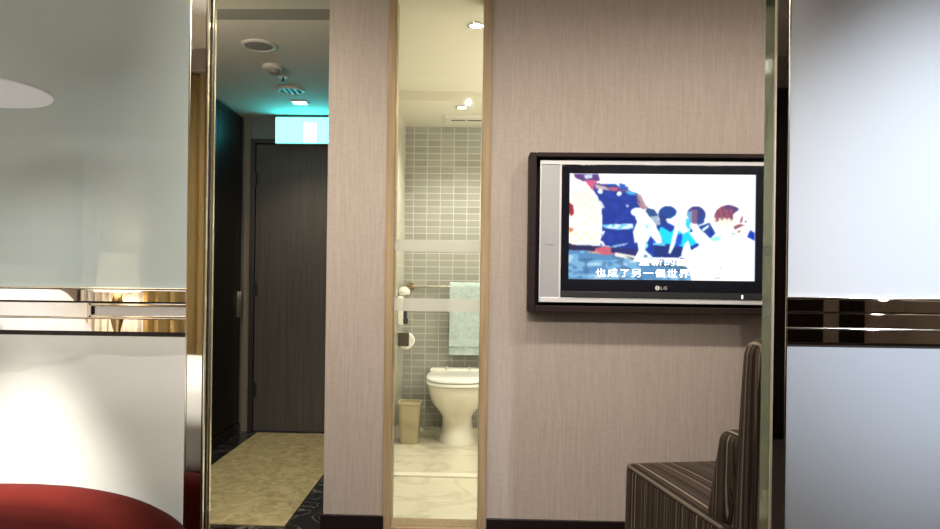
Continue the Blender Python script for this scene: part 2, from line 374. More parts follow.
# tall window into the bathroom
wn = bpy.data.objects.new('window_1', None); COL.objects.link(wn); wn['kind'] = 'structure'; wn.location = (-0.12, WY, 0)
fr = MB()
fr.box(-0.346, -0.311, WY - 0.008, WY + 0.122, 0, 2.40, 0.002); fr.box(0.062, 0.098, WY - 0.008, WY + 0.122, 0, 2.40, 0.002)
fr.box(-0.312, 0.063, WY - 0.004, WY + 0.122, 0, 0.03, 0.002)
fr.build('window_frame', M['frame'], wn)
B(-0.311, 0.062, WY + 0.024, WY + 0.030, 0.03, 2.40).build('pane', M['pane'], wn, False)
B(-0.310, 0.061, WY + 0.0205, WY + 0.0225, 1.214, 1.262).build('frosted_band', M['frost'], wn, False)
B(-0.310, 0.061, WY + 0.0205, WY + 0.0225, 0.957, 1.012).build('frosted_band', M['frost'], wn, False)

# corridor door
dn = bpy.data.objects.new('door_1', None); COL.objects.link(dn); dn['kind'] = 'structure'; dn.location = (-1.07, 4.83, 0)
b = MB(); b.box(-1.546, -1.512, 4.80, 4.86, 0, 2.09, 0.003); b.box(-1.512, -0.62, 4.80, 4.86, 2.058, 2.09, 0.003)
b.build('door_frame', M['doorframe'], dn)
B(-1.508, -0.622, 4.815, 4.86, 0.008, 2.052, 0.003).build('door_leaf', M['door'], dn)
B(-1.590, -1.549, 4.815, 4.83, 0.0, 2.24, 0.002).build('door_lining', M['architrave'], dn)
for z in (0.30, 1.02, 1.80):
    h = MB(); h.cyl((-1.509, 4.806, z - 0.05), 0.008, 0.10, n=14); h.box(-1.509, -1.485, 4.811, 4.8155, z - 0.05, z + 0.05)
    h.build('hinge', M['darkplastic'], dn)

# ------------------------------------------------------------------ corridor: wardrobe, carpet, ceiling fittings
wd = thing('wardrobe', 'near-black veneer built-in wardrobe along the left side of the corridor', 'wardrobe', (-1.9, 3.9, 0))
b = MB(); b.box(-2.24, -1.622, 2.97, 4.795, 0.0, 2.235)
b.build('carcass', M['blackwood'], wd)
b = MB(); b.box(-1.622, -1.604, 2.97, 4.795, 2.195, 2.235, 0.002); b.box(-1.622, -1.604, 4.27, 4.315, 0.07, 2.195, 0.002)
b.build('face_frame', M['blackwood'], wd)
B(-1.622, -1.596, 2.97, 4.795, 0, 0.07, 0.002).build('plinth', M['baseb'], wd)
for y0, y1, hy in ((3.64, 4.266, 3.72), (4.318, 4.738, None), (4.742, 4.795, None), (2.975, 3.636, 3.56)):
    d = B(-1.622, -1.603, y0, y1, 0.074, 2.192, 0.002).build('door', M['blackwood'], wd)
    if hy is None and y1 == 4.738:
        for yy in (4.725,): B(-1.604, -1.588, yy - 0.005, yy + 0.005, 0.82, 1.0, 0.002).build('handle', M['satin'], d)
    elif hy is None:
        B(-1.604, -1.588, 4.757, 4.767, 0.82, 1.0, 0.002).build('handle', M['satin'], d)
    else: B(-1.604, -1.588, hy - 0.005, hy + 0.005, 0.82, 1.0, 0.002).build('handle', M['satin'], d)
def wob(co):
    return co
tag(B(-1.461, -0.78, 2.965, 4.76, 0.0, 0.009, 0.003).build('carpet', M['carpet'], origin=(-1.12, 3.86, 0)),
    'mottled olive beige carpet inset on the black marble corridor floor', 'carpet')

C_Z = 2.25
def ceil_thing(name, label, cat, x, y, group=None): return thing(name, label, cat, (x, y, C_Z), 0, group)
t = ceil_thing('ceiling_speaker', 'round grey ceiling speaker grille nearest the corridor entrance', 'speaker', -1.043, 3.349)
MB().lathe([(0.068, 0), (0.086, 0), (0.086, -0.006), (0.080, -0.010), (0.070, -0.010), (0.068, -0.004), (0.068, 0)], (-1.043, 3.349, C_Z)).build('rim', M['whiteplastic'], t)
MB().lathe([(0, -0.001), (0.069, -0.001), (0.069, -0.006), (0, -0.009)], (-1.043, 3.349, C_Z)).build('grille', M['greyplastic'], t)
t = ceil_thing('smoke_detector', 'small stepped white smoke detector between speaker grille and round vent', 'smoke detector', -1.072, 3.676)
MB().lathe([(0, 0), (0.055, 0), (0.053, -0.018), (0.040, -0.024), (0, -0.024)], (-1.072, 3.676, C_Z)).build('base', M['whiteplastic'], t)
MB().lathe([(0.030, -0.024), (0.034, -0.026), (0.032, -0.040), (0.020, -0.046), (0, -0.047)], (-1.060, 3.676, C_Z)).build('sensor_chamber', M['greyplastic'], t)
t = ceil_thing('sprinkler', 'tiny dark sprinkler head in the corridor ceiling behind the smoke detector', 'sprinkler', -1.065, 3.874)
MB().lathe([(0, 0), (0.026, 0), (0.024, -0.005), (0, -0.005)], (-1.065, 3.874, C_Z)).build('rosette', M['whiteplastic'], t)
b = MB(); b.cyl((-1.065, 3.874, C_Z - 0.028), 0.006, 0.024, n=10); b.lathe([(0, -0.028), (0.014, -0.028), (0.014, -0.031), (0, -0.031)], (-1.065, 3.874, C_Z)); b.build('nozzle', M['darkplastic'], t)
t = ceil_thing('ceiling_vent', 'round dark slotted ceiling vent next to the corridor downlight', 'vent', -1.087, 4.137)
MB().lathe([(0.066, 0), (0.084, 0), (0.084, -0.006), (0.076, -0.012), (0.066, -0.010), (0.066, 0)], (-1.087, 4.137, C_Z)).build('rim', M['whiteplastic'], t)
MB().lathe([(0, -0.0015), (0.066, -0.0015), (0.066, -0.003), (0, -0.003)], (-1.087, 4.137, C_Z)).build('opening', M['darkplastic'], t)
for k, dx in enumerate((-0.032, 0.0, 0.034)):
    hl = math.sqrt(0.064 ** 2 - dx ** 2)
    B(-1.087 + dx - 0.006, -1.087 + dx + 0.006, 4.137 - hl, 4.137 + hl, C_Z - 0.011, C_Z - 0.003).build('fin', M['whiteplastic'], t)
t = ceil_thing('downlight', 'small square lit downlight in the corridor ceiling before the glowing sign', 'ceiling light', -1.10, 4.413)
b = MB(); b.box(-1.152, -1.048, 4.368, 4.378, C_Z - 0.008, C_Z); b.box(-1.152, -1.048, 4.448, 4.458, C_Z - 0.008, C_Z); b.box(-1.152, -1.140, 4.378, 4.448, C_Z - 0.008, C_Z); b.box(-1.060, -1.048, 4.378, 4.448, C_Z - 0.008, C_Z)
b.build('frame', M['whiteplastic'], t, False)
B(-1.140, -1.060, 4.378, 4.448, C_Z - 0.006, C_Z - 0.001).build('lens', M['bulb'], t, False)
spot('downlight_beam', (-1.10, 4.413, C_Z - 0.03), (-1.10, 4.45, 0), 95, 0.9, 26, WARM, 0.03, t)
t = thing('exit_sign', 'glowing cyan light box sign mounted above the corridor door', 'sign', (-1.1, 4.76, 2.05))
b = MB(); b.box(-1.358, -0.85, 4.752, 4.829, 2.044, 2.236); b.build('housing', M['greyplastic'], t, False)
B(-1.352, -0.856, 4.746, 4.753, 2.05, 2.230, 0.001).build('sign_face', M['exit'], t, False)
B(-1.151, -1.066, 4.743, 4.747, 2.058, 2.190).build('pictogram_field', M['exitw'], t, False)
area('exit_sign_glow', (-1.10, 4.735, 2.14), (-1.10, 3.9, 2.30), 0.48, 1.8, (0.0, 0.85, 1.0), sy=0.16)
bpy.data.objects['exit_sign_glow'].parent = t; bpy.data.objects['exit_sign_glow'].location -= t.location
spot('corridor_spot', (-1.0, 3.15, 2.22), (-1.15, 3.9, 0), 110, 1.0, 5, WARM, 0.05)

# ------------------------------------------------------------------ bathroom
def down(x, y, label, power, C_Z):
    t = thing('downlight', label, 'ceiling light', (x, y, C_Z), 0, 'round bathroom downlights')
    MB().lathe([(0.030, 0), (0.046, 0), (0.045, -0.005), (0.034, -0.008), (0.030, -0.003), (0.030, 0)], (x, y, C_Z)).build('trim_ring', M['chrome'], t)
    MB().lathe([(0, -0.001), (0.031, -0.001), (0.031, -0.004), (0, -0.005)], (x, y, C_Z)).build('lens', M['bulb'], t)
    spot('downlight_beam', (x, y, C_Z - 0.03), (x, y + 0.01, 0), 130, 0.8, power, NEUT, 0.03, t)
down(0.034, 3.239, 'round lit bathroom downlight near the top right of the tall window', 48, 2.31)
down(-0.042, 4.516, 'round lit bathroom downlight beside the white ceiling vent grille', 56, 2.25)
point('bathroom_fill', (0.95, 3.9, 1.7), 40, NEUT, 0.10)  # unseen fill added for bounce on the bathroom ceiling
t = thing('exhaust_vent', 'white rectangular slotted vent in the bathroom ceiling above the toilet', 'vent', (0.0, 4.85, C_Z))
b = MB(); b.box(-0.165, 0.115, 4.74, 4.95, C_Z - 0.012, C_Z, 0.004); b.build('cover', M['whiteplastic'], t)
for k in range(2): B(-0.120 + k * 0.115, -0.020 + k * 0.115, 4.825, 4.850, C_Z - 0.0135, C_Z - 0.011).build('slot', M['darkplastic'], t, False)

# toilet
t = thing('toilet', 'white porcelain toilet with closed lid against the tiled bathroom wall', 'toilet', (-0.045, 4.75, 0))
def ring(cx, hw, yf, yb, z, n=44, p=2.5):
    pts = []; cy, hl = (yf + yb) / 2, (yb - yf) / 2
    for k in range(n):
        a = 2 * PI * k / n; c, s_ = math.cos(a), math.sin(a)
        q = p if s_ < 0 else 4.0
        pts.append((cx + hw * math.copysign(abs(c) ** (2 / q), c), cy + hl * math.copysign(abs(s_) ** (2 / q), s_), z))
    return pts
cx = -0.05
prof = [(0.128, 4.50, 5.07, 0.0), (0.124, 4.505, 5.07, 0.02), (0.112, 4.53, 5.07, 0.06), (0.106, 4.55, 5.07, 0.12), (0.112, 4.55, 5.07, 0.17), (0.145, 4.51, 5.07, 0.215),
        (0.180, 4.46, 5.07, 0.265), (0.197, 4.43, 5.07, 0.32), (0.203, 4.418, 5.07, 0.37), (0.200, 4.42, 5.07, 0.392)]
MB().loft([ring(cx, *p_) for p_ in prof]).build('bowl', M['porcelain'], t)
MB().loft([ring(cx, 0.206, 4.410, 4.93, 0.396), ring(cx, 0.214, 4.400, 4.93, 0.402), ring(cx, 0.214, 4.400, 4.93, 0.414), ring(cx, 0.208, 4.408, 4.93, 0.420)]).build('seat', M['seatwhite'], t)
MB().loft([ring(cx, 0.206, 4.412, 4.93, 0.424), ring(cx, 0.214, 4.402, 4.93, 0.430), ring(cx, 0.212, 4.404, 4.93, 0.442), ring(cx, 0.190, 4.44, 4.91, 0.452), ring(cx, 0.10, 4.55, 4.80, 0.455)]).build('lid', M['seatwhite'], t)
MB().box(cx - 0.205, cx + 0.205, 4.90, 5.07, 0.385, 0.462, 0.018, 3).build('cistern_ledge', M['porcelain'], t)
for dx in (-0.08, 0.08): MB().cyl((cx + dx, 4.905, 0.45), 0.011, 0.03, n=12).build('hinge_cap', M['chrome'], t)

t = thing('waste_bin', 'tapered beige waste bin on the bathroom floor left of the toilet', 'bin', (-0.368, 4.58, 0))
def rr(cx_, cy_, hx, hy, z, n=36, p=5):
    return [(cx_ + hx * math.copysign(abs(math.cos(2 * PI * k / n)) ** (2 / p), math.cos(2 * PI * k / n)),
             cy_ + hy * math.copysign(abs(math.sin(2 * PI * k / n)) ** (2 / p), math.sin(2 * PI * k / n)), z) for k in range(n)]
MB().loft([rr(-0.368, 4.59, 0.058, 0.058, 0.0), rr(-0.368, 4.59, 0.062, 0.062, 0.012), rr(-0.368, 4.59, 0.076, 0.076, 0.262), rr(-0.368, 4.59, 0.070, 0.070, 0.262), rr(-0.368, 4.59, 0.055, 0.055, 0.02)]).build('bin_body', M['bin'], t)
MB().loft([rr(-0.368, 4.59, 0.0765, 0.0765, 0.258), rr(-0.368, 4.59, 0.081, 0.081, 0.264), rr(-0.368, 4.59, 0.080, 0.080, 0.277), rr(-0.368, 4.59, 0.070, 0.070, 0.277), rr(-0.368, 4.59, 0.070, 0.070, 0.2585)]).build('rim', M['bin'], t)

t = thing('towel_rail', 'slim brass towel rail on the tiled wall above the toilet', 'towel rail', (0, 5.09, 1.05))
MB().cyl((-0.425, 5.015, 1.052), 0.010, 1.0, 'X').build('bar', M['satin'], t)
for xx in (-0.415, 0.565):
    b = MB(); b.cyl((xx, 4.992, 1.052), 0.021, 0.04, 'Y'); b.cyl((xx, 5.02, 1.052), 0.012, 0.06, 'Y'); b.cyl((xx, 5.079, 1.052), 0.030, 0.0095, 'Y')
    b.build('bracket', M['brass'], t)
# towel folded over the bar
def towel():
    mb = MB(); x0, x1 = -0.118, 0.285; nx = 26
    path = []
    for k in range(15): path.append((4.989 - 0.004 * (14 - k) / 14, 0.555 + (1.05 - 0.555) * k / 14))
    for k in range(1, 8): a = PI - PI * k / 8; path.append((5.015 + 0.026 * math.cos(a), 1.052 + 0.026 * math.sin(a)))
    for k in range(15): path.append((5.041, 1.05 - 0.42 * k / 14))
    th = 0.009; pts2 = []
    for i, (y, z) in enumerate(path):
        a = Vector(path[max(i - 1, 0)]); c = Vector(path[min(i + 1, len(path) - 1)]); d = (c - a).normalized()
        pts2.append((y - d.y * th, z + d.x * th))
    loop = path + pts2[::-1]
    rings = []
    for k in range(nx + 1):
        x = x0 + (x1 - x0) * k / nx
        rings.append([(x, y + 0.0025 * math.sin(x * 40 + z * 9), z) for y, z in loop])
    return mb.loft(rings)
t = thing('towel', 'pale blue towel hanging folded over the rail above the toilet', 'towel', (0.083, 5.015, 1.05))
towel().build('towel_body', M['towel'], t)
B(-0.12, 0.287, 4.9655, 4.976, 0.615, 0.665, 0.003).build('woven_border', M['towel'], t)

t = thing('wall_telephone', 'cream wall telephone with dark handset on the left bathroom wall', 'telephone', (-0.465, 4.66, 0.80))
MB().box(-0.464, -0.425, 4.60, 4.72, 0.79, 0.985, 0.010).build('body', M['whiteplastic'], t)
b = MB(); b.box(-0.425, -0.400, 4.625, 4.665, 0.80, 0.965, 0.010); b.box(-0.427, -0.392, 4.622, 4.668, 0.925, 0.970, 0.010); b.box(-0.427, -0.392, 4.622, 4.668, 0.795, 0.838, 0.010)
b.build('handset', M['darkplastic'], t)
t = thing('soap_dispenser', 'small cream dispenser on the left bathroom wall above the telephone', 'dispenser', (-0.465, 4.66, 1.02))
MB().lathe([(0, 0), (0.038, 0), (0.042, 0.012), (0.040, 0.03), (0.024, 0.05), (0, 0.056)], (-0.424, 4.66, 0.995)).build('body', M['whiteplastic'], t)
b = MB(); b.box(-0.464, -0.42, 4.645, 4.675, 1.00, 1.025, 0.004); b.build('bracket', M['satin'], t)
t = thing('paper_holder', 'dark metal toilet paper holder with white roll on the left bathroom wall', 'toilet paper holder', (-0.465, 4.75, 0.70))
b = MB(); b.box(-0.464, -0.395, 4.69, 4.81, 0.715, 0.73, 0.003)
b.loft([[(-0.464 + 0.07 * math.cos(a), y, 0.66 + 0.07 * math.sin(a)) for a in [PI / 2 * k / 8 for k in range(9)]] + [(-0.464 + 0.066 * math.cos(a), y, 0.66 + 0.066 * math.sin(a)) for a in [PI / 2 * (8 - k) / 8 for k in range(9)]] for y in (4.69, 4.81)])
b.build('cover', M['satin'], t)
B(-0.464, -0.388, 4.684, 4.690, 0.640, 0.732, 0.003).build('side_plate', pmat('dark_steel', (0.16, 0.145, 0.11), 0.3, 0.9), t)
MB().lathe([(0.019, 0), (0.054, 0), (0.054, 0.10), (0.019, 0.10), (0.019, 0)], (-0.410, 4.70, 0.672), 'Y').build('paper_roll', M['paper'], t)

# ------------------------------------------------------------------ television in its wall frame
t = thing('television_surround', 'dark espresso wooden box frame around the television on the beige wall', 'frame', (0.806, WY, 0.965))
fx0, fx1, fz0, fz1 = 0.258, 1.355, 0.966, 1.626
b = MB(); wdt = 0.028
b.box(fx0, fx0 + wdt, 2.82, WY - 0.002, fz0, fz1, 0.004); b.box(fx1 - wdt, fx1, 2.82, WY - 0.002, fz0, fz1, 0.004)
b.box(fx0 + wdt, fx1 - wdt, 2.82, WY - 0.002, fz0, fz0 + 0.026, 0.003); b.box(fx0 + wdt, fx1 - wdt, 2.82, WY - 0.002, fz1 - 0.018, fz1, 0.003)
b.build('moulding', M['tvframe'], t)
B(fx0 + wdt, fx1 - wdt, 2.896, 2.905, fz0 + 0.026, fz1 - 0.018).build('back_panel', M['void'], t)
tv = thing('television', 'silver and black flat television showing a bright film scene', 'television', (0.806, 2.88, 1.006))
sx0, sx1, sz0, sz1 = 0.303, 1.310, 1.006, 1.597
B(sx0 + 0.004, sx1 - 0.004, 2.852, 2.896, sz0 + 0.004, sz1 - 0.004).build('back_cover', M['void'], tv)
b = MB()
b.box(sx0, sx0 + 0.005, 2.838, 2.853, sz0, sz1, 0.001); b.box(sx1 - 0.005, sx1, 2.838, 2.853, sz0, sz1, 0.001)
b.box(sx0 + .005, sx1 - .005, 2.838, 2.853, sz1 - 0.018, sz1, 0.002); b.box(sx0 + .005, sx1 - .005, 2.838, 2.853, sz0, sz0 + 0.021, 0.002)
b.box(0.384, 0.3925, 2.838, 2.853, sz0 + 0.021, sz1 - 0.018, 0.001); b.box(1.2205, 1.229, 2.838, 2.853, sz0 + 0.021, sz1 - 0.018, 0.001)
b.build('silver_surround', M['silverlight'], tv)
for x0 in (sx0 + 0.005, 1.229):
    g = B(x0, x0 + 0.076, 2.841, 2.853, sz0 + 0.021, sz1 - 0.018, 0.001).build('speaker_grille', M['silver'], tv)
b = B(0.33, 0.362, 2.8385, 2.8405, 1.245, 1.32, 0.0008).build('emblem', M['silver'], tv)
gx0, gx1, gz0, gz1 = 0.425, 1.189, 1.104, 1.542
b = MB(); bx0, bx1, bz0, bz1 = 0.3925, 1.2205, sz0 + 0.021, sz1 - 0.018
b.box(bx0, gx0, 2.834, 2.853, bz0, bz1, 0.002); b.box(gx1, bx1, 2.834, 2.853, bz0, bz1, 0.002)
b.box(gx0 - .003, gx1 + .003, 2.834, 2.853, gz1, bz1, 0.002); b.box(gx0 - .003, gx1 + .003, 2.834, 2.853, bz0, gz0, 0.002)
bez = b.build('bezel', M['tvblack'], tv)
B(bx0, bx1, 2.8325, 2.835, bz0 + 0.002, bz0 + 0.026, 0.001).build('lower_strip', pmat('smoked_strip', (0.035, 0.035, 0.038), 0.25), bez)
B(1.133, 1.140, 2.830, 2.833, 1.030, 1.046).build('power_light', pmat('power_led', (0.8, 0.8, 0.8), 0.4, emit=(1, 1, 1), estr=0.7), bez)

# the film picture: a colour grid on the lit screen, sized to the screen
def srgb(c): 
    c = np.asarray(c, float) / 255.0
    return np.where(c <= 0.04045, c / 12.92, ((c + 0.055) / 1.055) ** 2.4)
PW, PH = 300, 172                                                  # grid points over the 188 x 107 picture
gu, gv = np.meshgrid(np.linspace(0, 188, PW), np.linspace(0, 107, PH))   # v downwards
img = np.ones((PH, PW, 3)) * np.array([255., 255., 255.])
def inpoly(P):
    r_ = np.zeros_like(gu, bool); n = len(P); j = n - 1
    for i in range(n):
        xi, yi = P[i]; xj, yj = P[j]
        if yi != yj:
            c = ((yi > gv) != (yj > gv)) & (gu < (xj - xi) * (gv - yi) / (yj - yi) + xi)
            r_ ^= c
        j = i
    return r_
def noise(sx, sy, seed):
    rs = np.random.RandomState(seed); g = rs.rand(int(107 / sy) + 3, int(188 / sx) + 3)
    fx, fy = gu / sx, gv / sy; ix, iy = fx.astype(int), fy.astype(int); ax, ay = fx - ix, fy - iy
    return (g[iy, ix] * (1 - ax) + g[iy, ix + 1] * ax) * (1 - ay) + (g[iy + 1, ix] * (1 - ax) + g[iy + 1, ix + 1] * ax) * ay
def fill(mask, col, a=1.0):
    a = np.asarray(a, float); a = a if a.ndim == 0 else a[..., None]
    m3 = mask[..., None] * a
    global img
    img = img * (1 - m3) + np.array(col, float) * m3
def poly(P, col, a=1.0): fill(inpoly([(x - 569, y - 173.5) for x, y in P]), col, a)
def ell(x, y, rx, ry, col, a=1.0, cut=None):
    m_ = ((gu - (x - 569)) / rx) ** 2 + ((gv - (y - 173.5)) / ry) ** 2 < 1
    if cut is not None: m_ &= cut
    fill(m_, col, a); return m_
X, Y = gu + 569, gv + 173.5
n1, n2, n3 = noise(6, 3, 1), noise(3, 2, 2), noise(14, 4, 3)
poly([(569, 174), (585, 180), (593, 186), (598, 195), (601, 208), (602, 226), (599, 248), (569, 247)], (255, 250, 242))
lat = (np.abs(np.sin((X + Y) * 0.32)) > 0.93) | (np.abs(np.sin((X - Y * 1.3) * 0.25)) > 0.94)
fill(inpoly([(0, 20), (26, 16), (30, 50), (28, 72), (0, 72)]) & lat & (n1 > 0.42), (244, 212, 175), 0.5)
poly([(569, 203), (573, 206), (574, 214), (571, 217), (569, 214)], (150, 40, 60)); poly([(569, 228), (574, 230), (570, 234)], (220, 120, 60))
poly([(573, 174), (598, 174), (600, 180), (592, 183), (582, 181), (575, 178)], (90, 60, 130)); poly([(583, 175), (592, 174), (592, 178), (585, 179)], (200, 215, 235))
poly([(584, 180), (595, 180), (598, 186), (592, 190), (588, 185)], (215, 90, 130))
poly([(594, 183), (606, 184), (618, 187), (628, 186), (629, 190), (640, 194), (630, 196), (600, 191), (593, 190)], (95, 70, 130))
poly([(594, 184), (606, 187), (610, 190), (597, 189)], (200, 185, 190)); poly([(606, 184), (616, 184), (620, 187), (608, 187)], (20, 70, 160)); poly([(609, 187), (618, 187), (617, 191), (610, 190)], (190, 90, 120)); poly([(619, 183), (625, 184), (628, 189), (621, 189)], (30, 90, 190))
NAVY = (14, 50, 150)
poly([(593, 190), (612, 191), (637, 194), (641, 202), (646, 210), (642, 220), (637, 226), (638, 240), (641, 256), (606, 250), (601, 246), (603, 226), (602, 210), (598, 197)], NAVY)
fill(inpoly([(24, 16), (68, 20), (77, 36), (66, 82), (34, 74)]) & (n1 > 0.62) & (img[..., 2] < 170), (24, 62, 170), 0.7)
poly([(626, 190), (634, 192), (638, 195), (628, 194)], (60, 180, 230))
poly([(637, 195), (641, 194), (646, 204), (651, 209), (644, 209), (638, 204)], (150, 110, 120), 0.75); poly([(638, 202), (646, 206), (642, 209)], (200, 140, 150), 0.7)
ell(600.3, 191.5, 2.6, 2.4, (255, 255, 255)); ell(619.5, 193.6, 2.5, 2.3, (255, 255, 255))
poly([(626, 204), (630, 206), (628, 208)], (200, 220, 250)); poly([(596, 198), (602, 202), (605, 208), (601, 209)], (230, 225, 230))
poly([(602, 225.5), (612, 224.5), (634, 224), (634, 229), (620, 230), (606, 229)], (110, 200, 240)); fill(inpoly([(34, 51), (65, 50), (65, 56), (36, 56)]) & (n2 > 0.55), (240, 250, 255), 0.9)
poly([(602, 232), (606, 231), (603, 238)], (235, 240, 250)); poly([(600, 241), (604, 242), (606, 246), (612, 247), (604, 248)], (240, 235, 240)); poly([(614, 246), (630, 243), (626, 246), (614, 248)], (150, 180, 220))
# floor of the picture
poly([(569, 246), (590, 246), (612, 247), (642, 252), (650, 258), (672, 263), (694, 268), (700, 274), (700, 280.6), (569, 280.6)], (120, 175, 215))
fl = inpoly([(0, 73), (45, 74), (80, 82), (125, 95), (131, 107.2), (0, 107.2)])
fill(fl & (n3 > 0.55), (75, 130, 180), 0.8); fill(fl & (n3 < 0.3), (190, 220, 235), 0.8); fill(fl & (n1 > 0.72), (60, 100, 140), 0.6)
poly([(569, 244), (574, 246), (600, 247), (611, 250), (598, 252), (569, 251)], (38, 32, 80)); poly([(596, 249), (606, 247), (616, 249), (616, 255), (604, 256), (596, 253)], (200, 95, 115)); poly([(588, 252), (598, 252), (602, 255), (590, 254)], (215, 165, 140), 0.8)
poly([(612, 248), (641, 250), (641, 258), (622, 256), (612, 253)], (36, 40, 110)); poly([(616, 253), (640, 257), (645, 262), (616, 257)], (240, 232, 225))
poly([(625, 256), (650, 262), (690, 268), (690, 269.5), (640, 264)], (50, 80, 90), 0.7)
# middle ground between the figures
poly([(646, 218), (690, 224), (703, 244), (690, 252), (668, 257), (655, 258), (646, 250)], (16, 60, 165))
poly([(662, 226), (672, 232), (678, 226), (700, 234), (699, 243), (688, 248), (676, 244), (664, 244), (655, 243)], (10, 215, 250)); poly([(654, 236), (664, 240), (664, 247), (654, 246)], (20, 90, 225)); poly([(676, 235), (684, 233), (683, 244), (678, 246)], (15, 80, 210)); poly([(655, 246), (672, 246), (690, 250), (680, 258), (656, 257)], (18, 46, 120)); poly([(654, 243), (666, 244), (668, 246), (655, 245)], (120, 220, 245))
# rounded heads
poly([(648, 208), (655, 209), (660, 216), (657, 221), (664, 228), (655, 222), (645, 215)], (40, 80, 140)); poly([(650, 217), (660, 215), (662, 224), (656, 226)], (190, 205, 220), 0.8)
ell(669, 214, 9.5, 8.5, (22, 70, 150), cut=Y < 218); poly([(660, 214), (668, 216), (666, 226), (662, 226)], (30, 60, 130))
m_ = ell(697.5, 214.5, 9.5, 9, (52, 62, 135), cut=(Y < 226)); fill(m_ & (X > 692) & (X < 699) & (Y > 209), (150, 105, 125), 0.75); fill(m_ & (X < 693) & (Y > 211), (110, 190, 235), 0.8); poly([(700, 216), (706, 213), (706, 222), (699, 225)], (40, 70, 150))
m_ = ell(730, 217, 14.5, 13, (150, 85, 110), cut=(Y < 222)); fill(m_ & (Y < 208) & (X > 726), (85, 65, 130), 0.85); fill(m_ & (X > 734) & (Y < 216), (60, 60, 140), 0.8)
fill(m_ & (np.sin((X - 716) * 1.1 - (Y - 205) * 0.35) > 0.45), (120, 55, 85), 0.7); fill(m_ & (Y > 217) & (np.sin(X * 1.3) > -0.2), (240, 228, 205), 0.85)
poly([(735, 213), (745, 205), (745, 213), (740, 222), (734, 222)], (255, 252, 248)); ell(728, 223, 11, 4.5, (250, 246, 230), 0.85)
poly([(735, 226), (741, 223), (747, 224), (740, 227), (737, 229)], (150, 90, 100)); poly([(738, 231), (743, 229), (741, 232)], (140, 90, 90)); ell(747.5, 220.5, 1.2, 1.2, (140, 120, 130)); ell(735, 233, 3, 1, (170, 210, 210))
poly([(700, 226), (711, 222), (717, 232), (711, 236), (703, 230)], (24, 70, 155)); poly([(703, 229), (710, 224), (711, 226), (705, 231)], (235, 240, 245))
poly([(708, 234), (714, 229), (717, 233), (712, 238)], (14, 60, 170)); poly([(712, 238), (718, 236), (724, 235), (720, 240), (715, 241)], (150, 240, 248))
poly([(749, 236), (752, 229), (757, 232), (757, 240)], (16, 60, 180))
# pale figures
WH = (253, 255, 255)
ell(638.5, 212, 7, 4.5, WH); poly([(633, 210), (645, 209), (650, 216), (656, 223), (662, 236), (664, 243), (658, 243), (652, 236), (647, 246), (645, 258), (656, 260), (655, 264), (634, 262), (640, 250), (641, 240), (636, 244), (634, 232), (638, 222)], WH)
poly([(646, 224), (650, 226), (648, 229)], (120, 235, 245)); poly([(647, 240), (650, 246), (646, 251)], (140, 230, 240)); poly([(648, 232), (652, 235), (649, 238)], (210, 250, 250))
ell(682, 214, 5, 4, WH); poly([(672, 218), (684, 210), (690, 217), (692, 230), (684, 234), (680, 230), (676, 246), (672, 254), (670, 253), (673, 240), (676, 226), (668, 222)], (240, 252, 255)); poly([(688, 217), (692, 222), (690, 230), (687, 224)], (40, 210, 245)); poly([(686, 244), (690, 240), (693, 250), (686, 256), (683, 254)], WH)
poly([(684, 258), (697, 249), (706, 239), (716, 243), (726, 238), (742, 234), (750, 238), (757, 241), (757, 281), (694, 281), (690, 270)], (255, 254, 252)); poly([(690, 232), (700, 231), (712, 240), (704, 246), (698, 242)], (250, 252, 250))
for x, y in ((672, 261), (676, 262), (684, 259), (680, 270)): ell(x, y, 2.5, 1.2, (60, 80, 150), 0.8)
ell(723, 268, 2, 0.7, (200, 200, 205)); ell(720, 278, 4, 0.9, (190, 195, 195), 0.8)
edge = np.clip((X - 752.5) / 4.5, 0, 1); img = img * (1 - 0.12 * edge[..., None] * np.array([1, .6, 0]))
# one soft pass, like a film frame
for _ in range(3):
    p_ = np.pad(img, ((1, 1), (1, 1), (0, 0)), 'edge')
    img = (p_[:-2, 1:-1] + p_[2:, 1:-1] + p_[1:-1, :-2] + p_[1:-1, 2:] + 4 * p_[1:-1, 1:-1]) / 8
lin = srgb(img)
verts = np.zeros((PH, PW, 3)); verts[..., 0] = gx0 + (gx1 - gx0) * gu / 188; verts[..., 1] = 2.8400; verts[..., 2] = gz1 - (gz1 - gz0) * gv / 107
off = np.array(tv.location); verts -= off
ii = np.arange(PH * PW).reshape(PH, PW)
faces = np.stack([ii[1:, :-1], ii[1:, 1:], ii[:-1, 1:], ii[:-1, :-1]], -1).reshape(-1, 4)
me = bpy.data.meshes.new('screen'); me.from_pydata(verts.reshape(-1, 3).tolist(), [], faces.tolist())
at = me.color_attributes.new('picture', 'FLOAT_COLOR', 'POINT')
at.data.foreach_set('color', np.concatenate([lin.reshape(-1, 3), np.ones((PH * PW, 1))], 1).astype(np.float32).ravel())
m, N, L = new_mat('lit_screen'); b_ = N['Principled BSDF']; b_.inputs['Base Color'].default_value = (0.01, 0.01, 0.01, 1); b_.inputs['Roughness'].default_value = 0.25
a_ = N.new('ShaderNodeAttribute'); a_.attribute_name = 'picture'; L.new(a_.outputs['Color'], b_.inputs['Emission Color']); b_.inputs['Emission Strength'].default_value = 1.15
me.materials.append(m)
scr = bpy.data.objects.new('screen', me); COL.objects.link(scr); scr.parent = tv
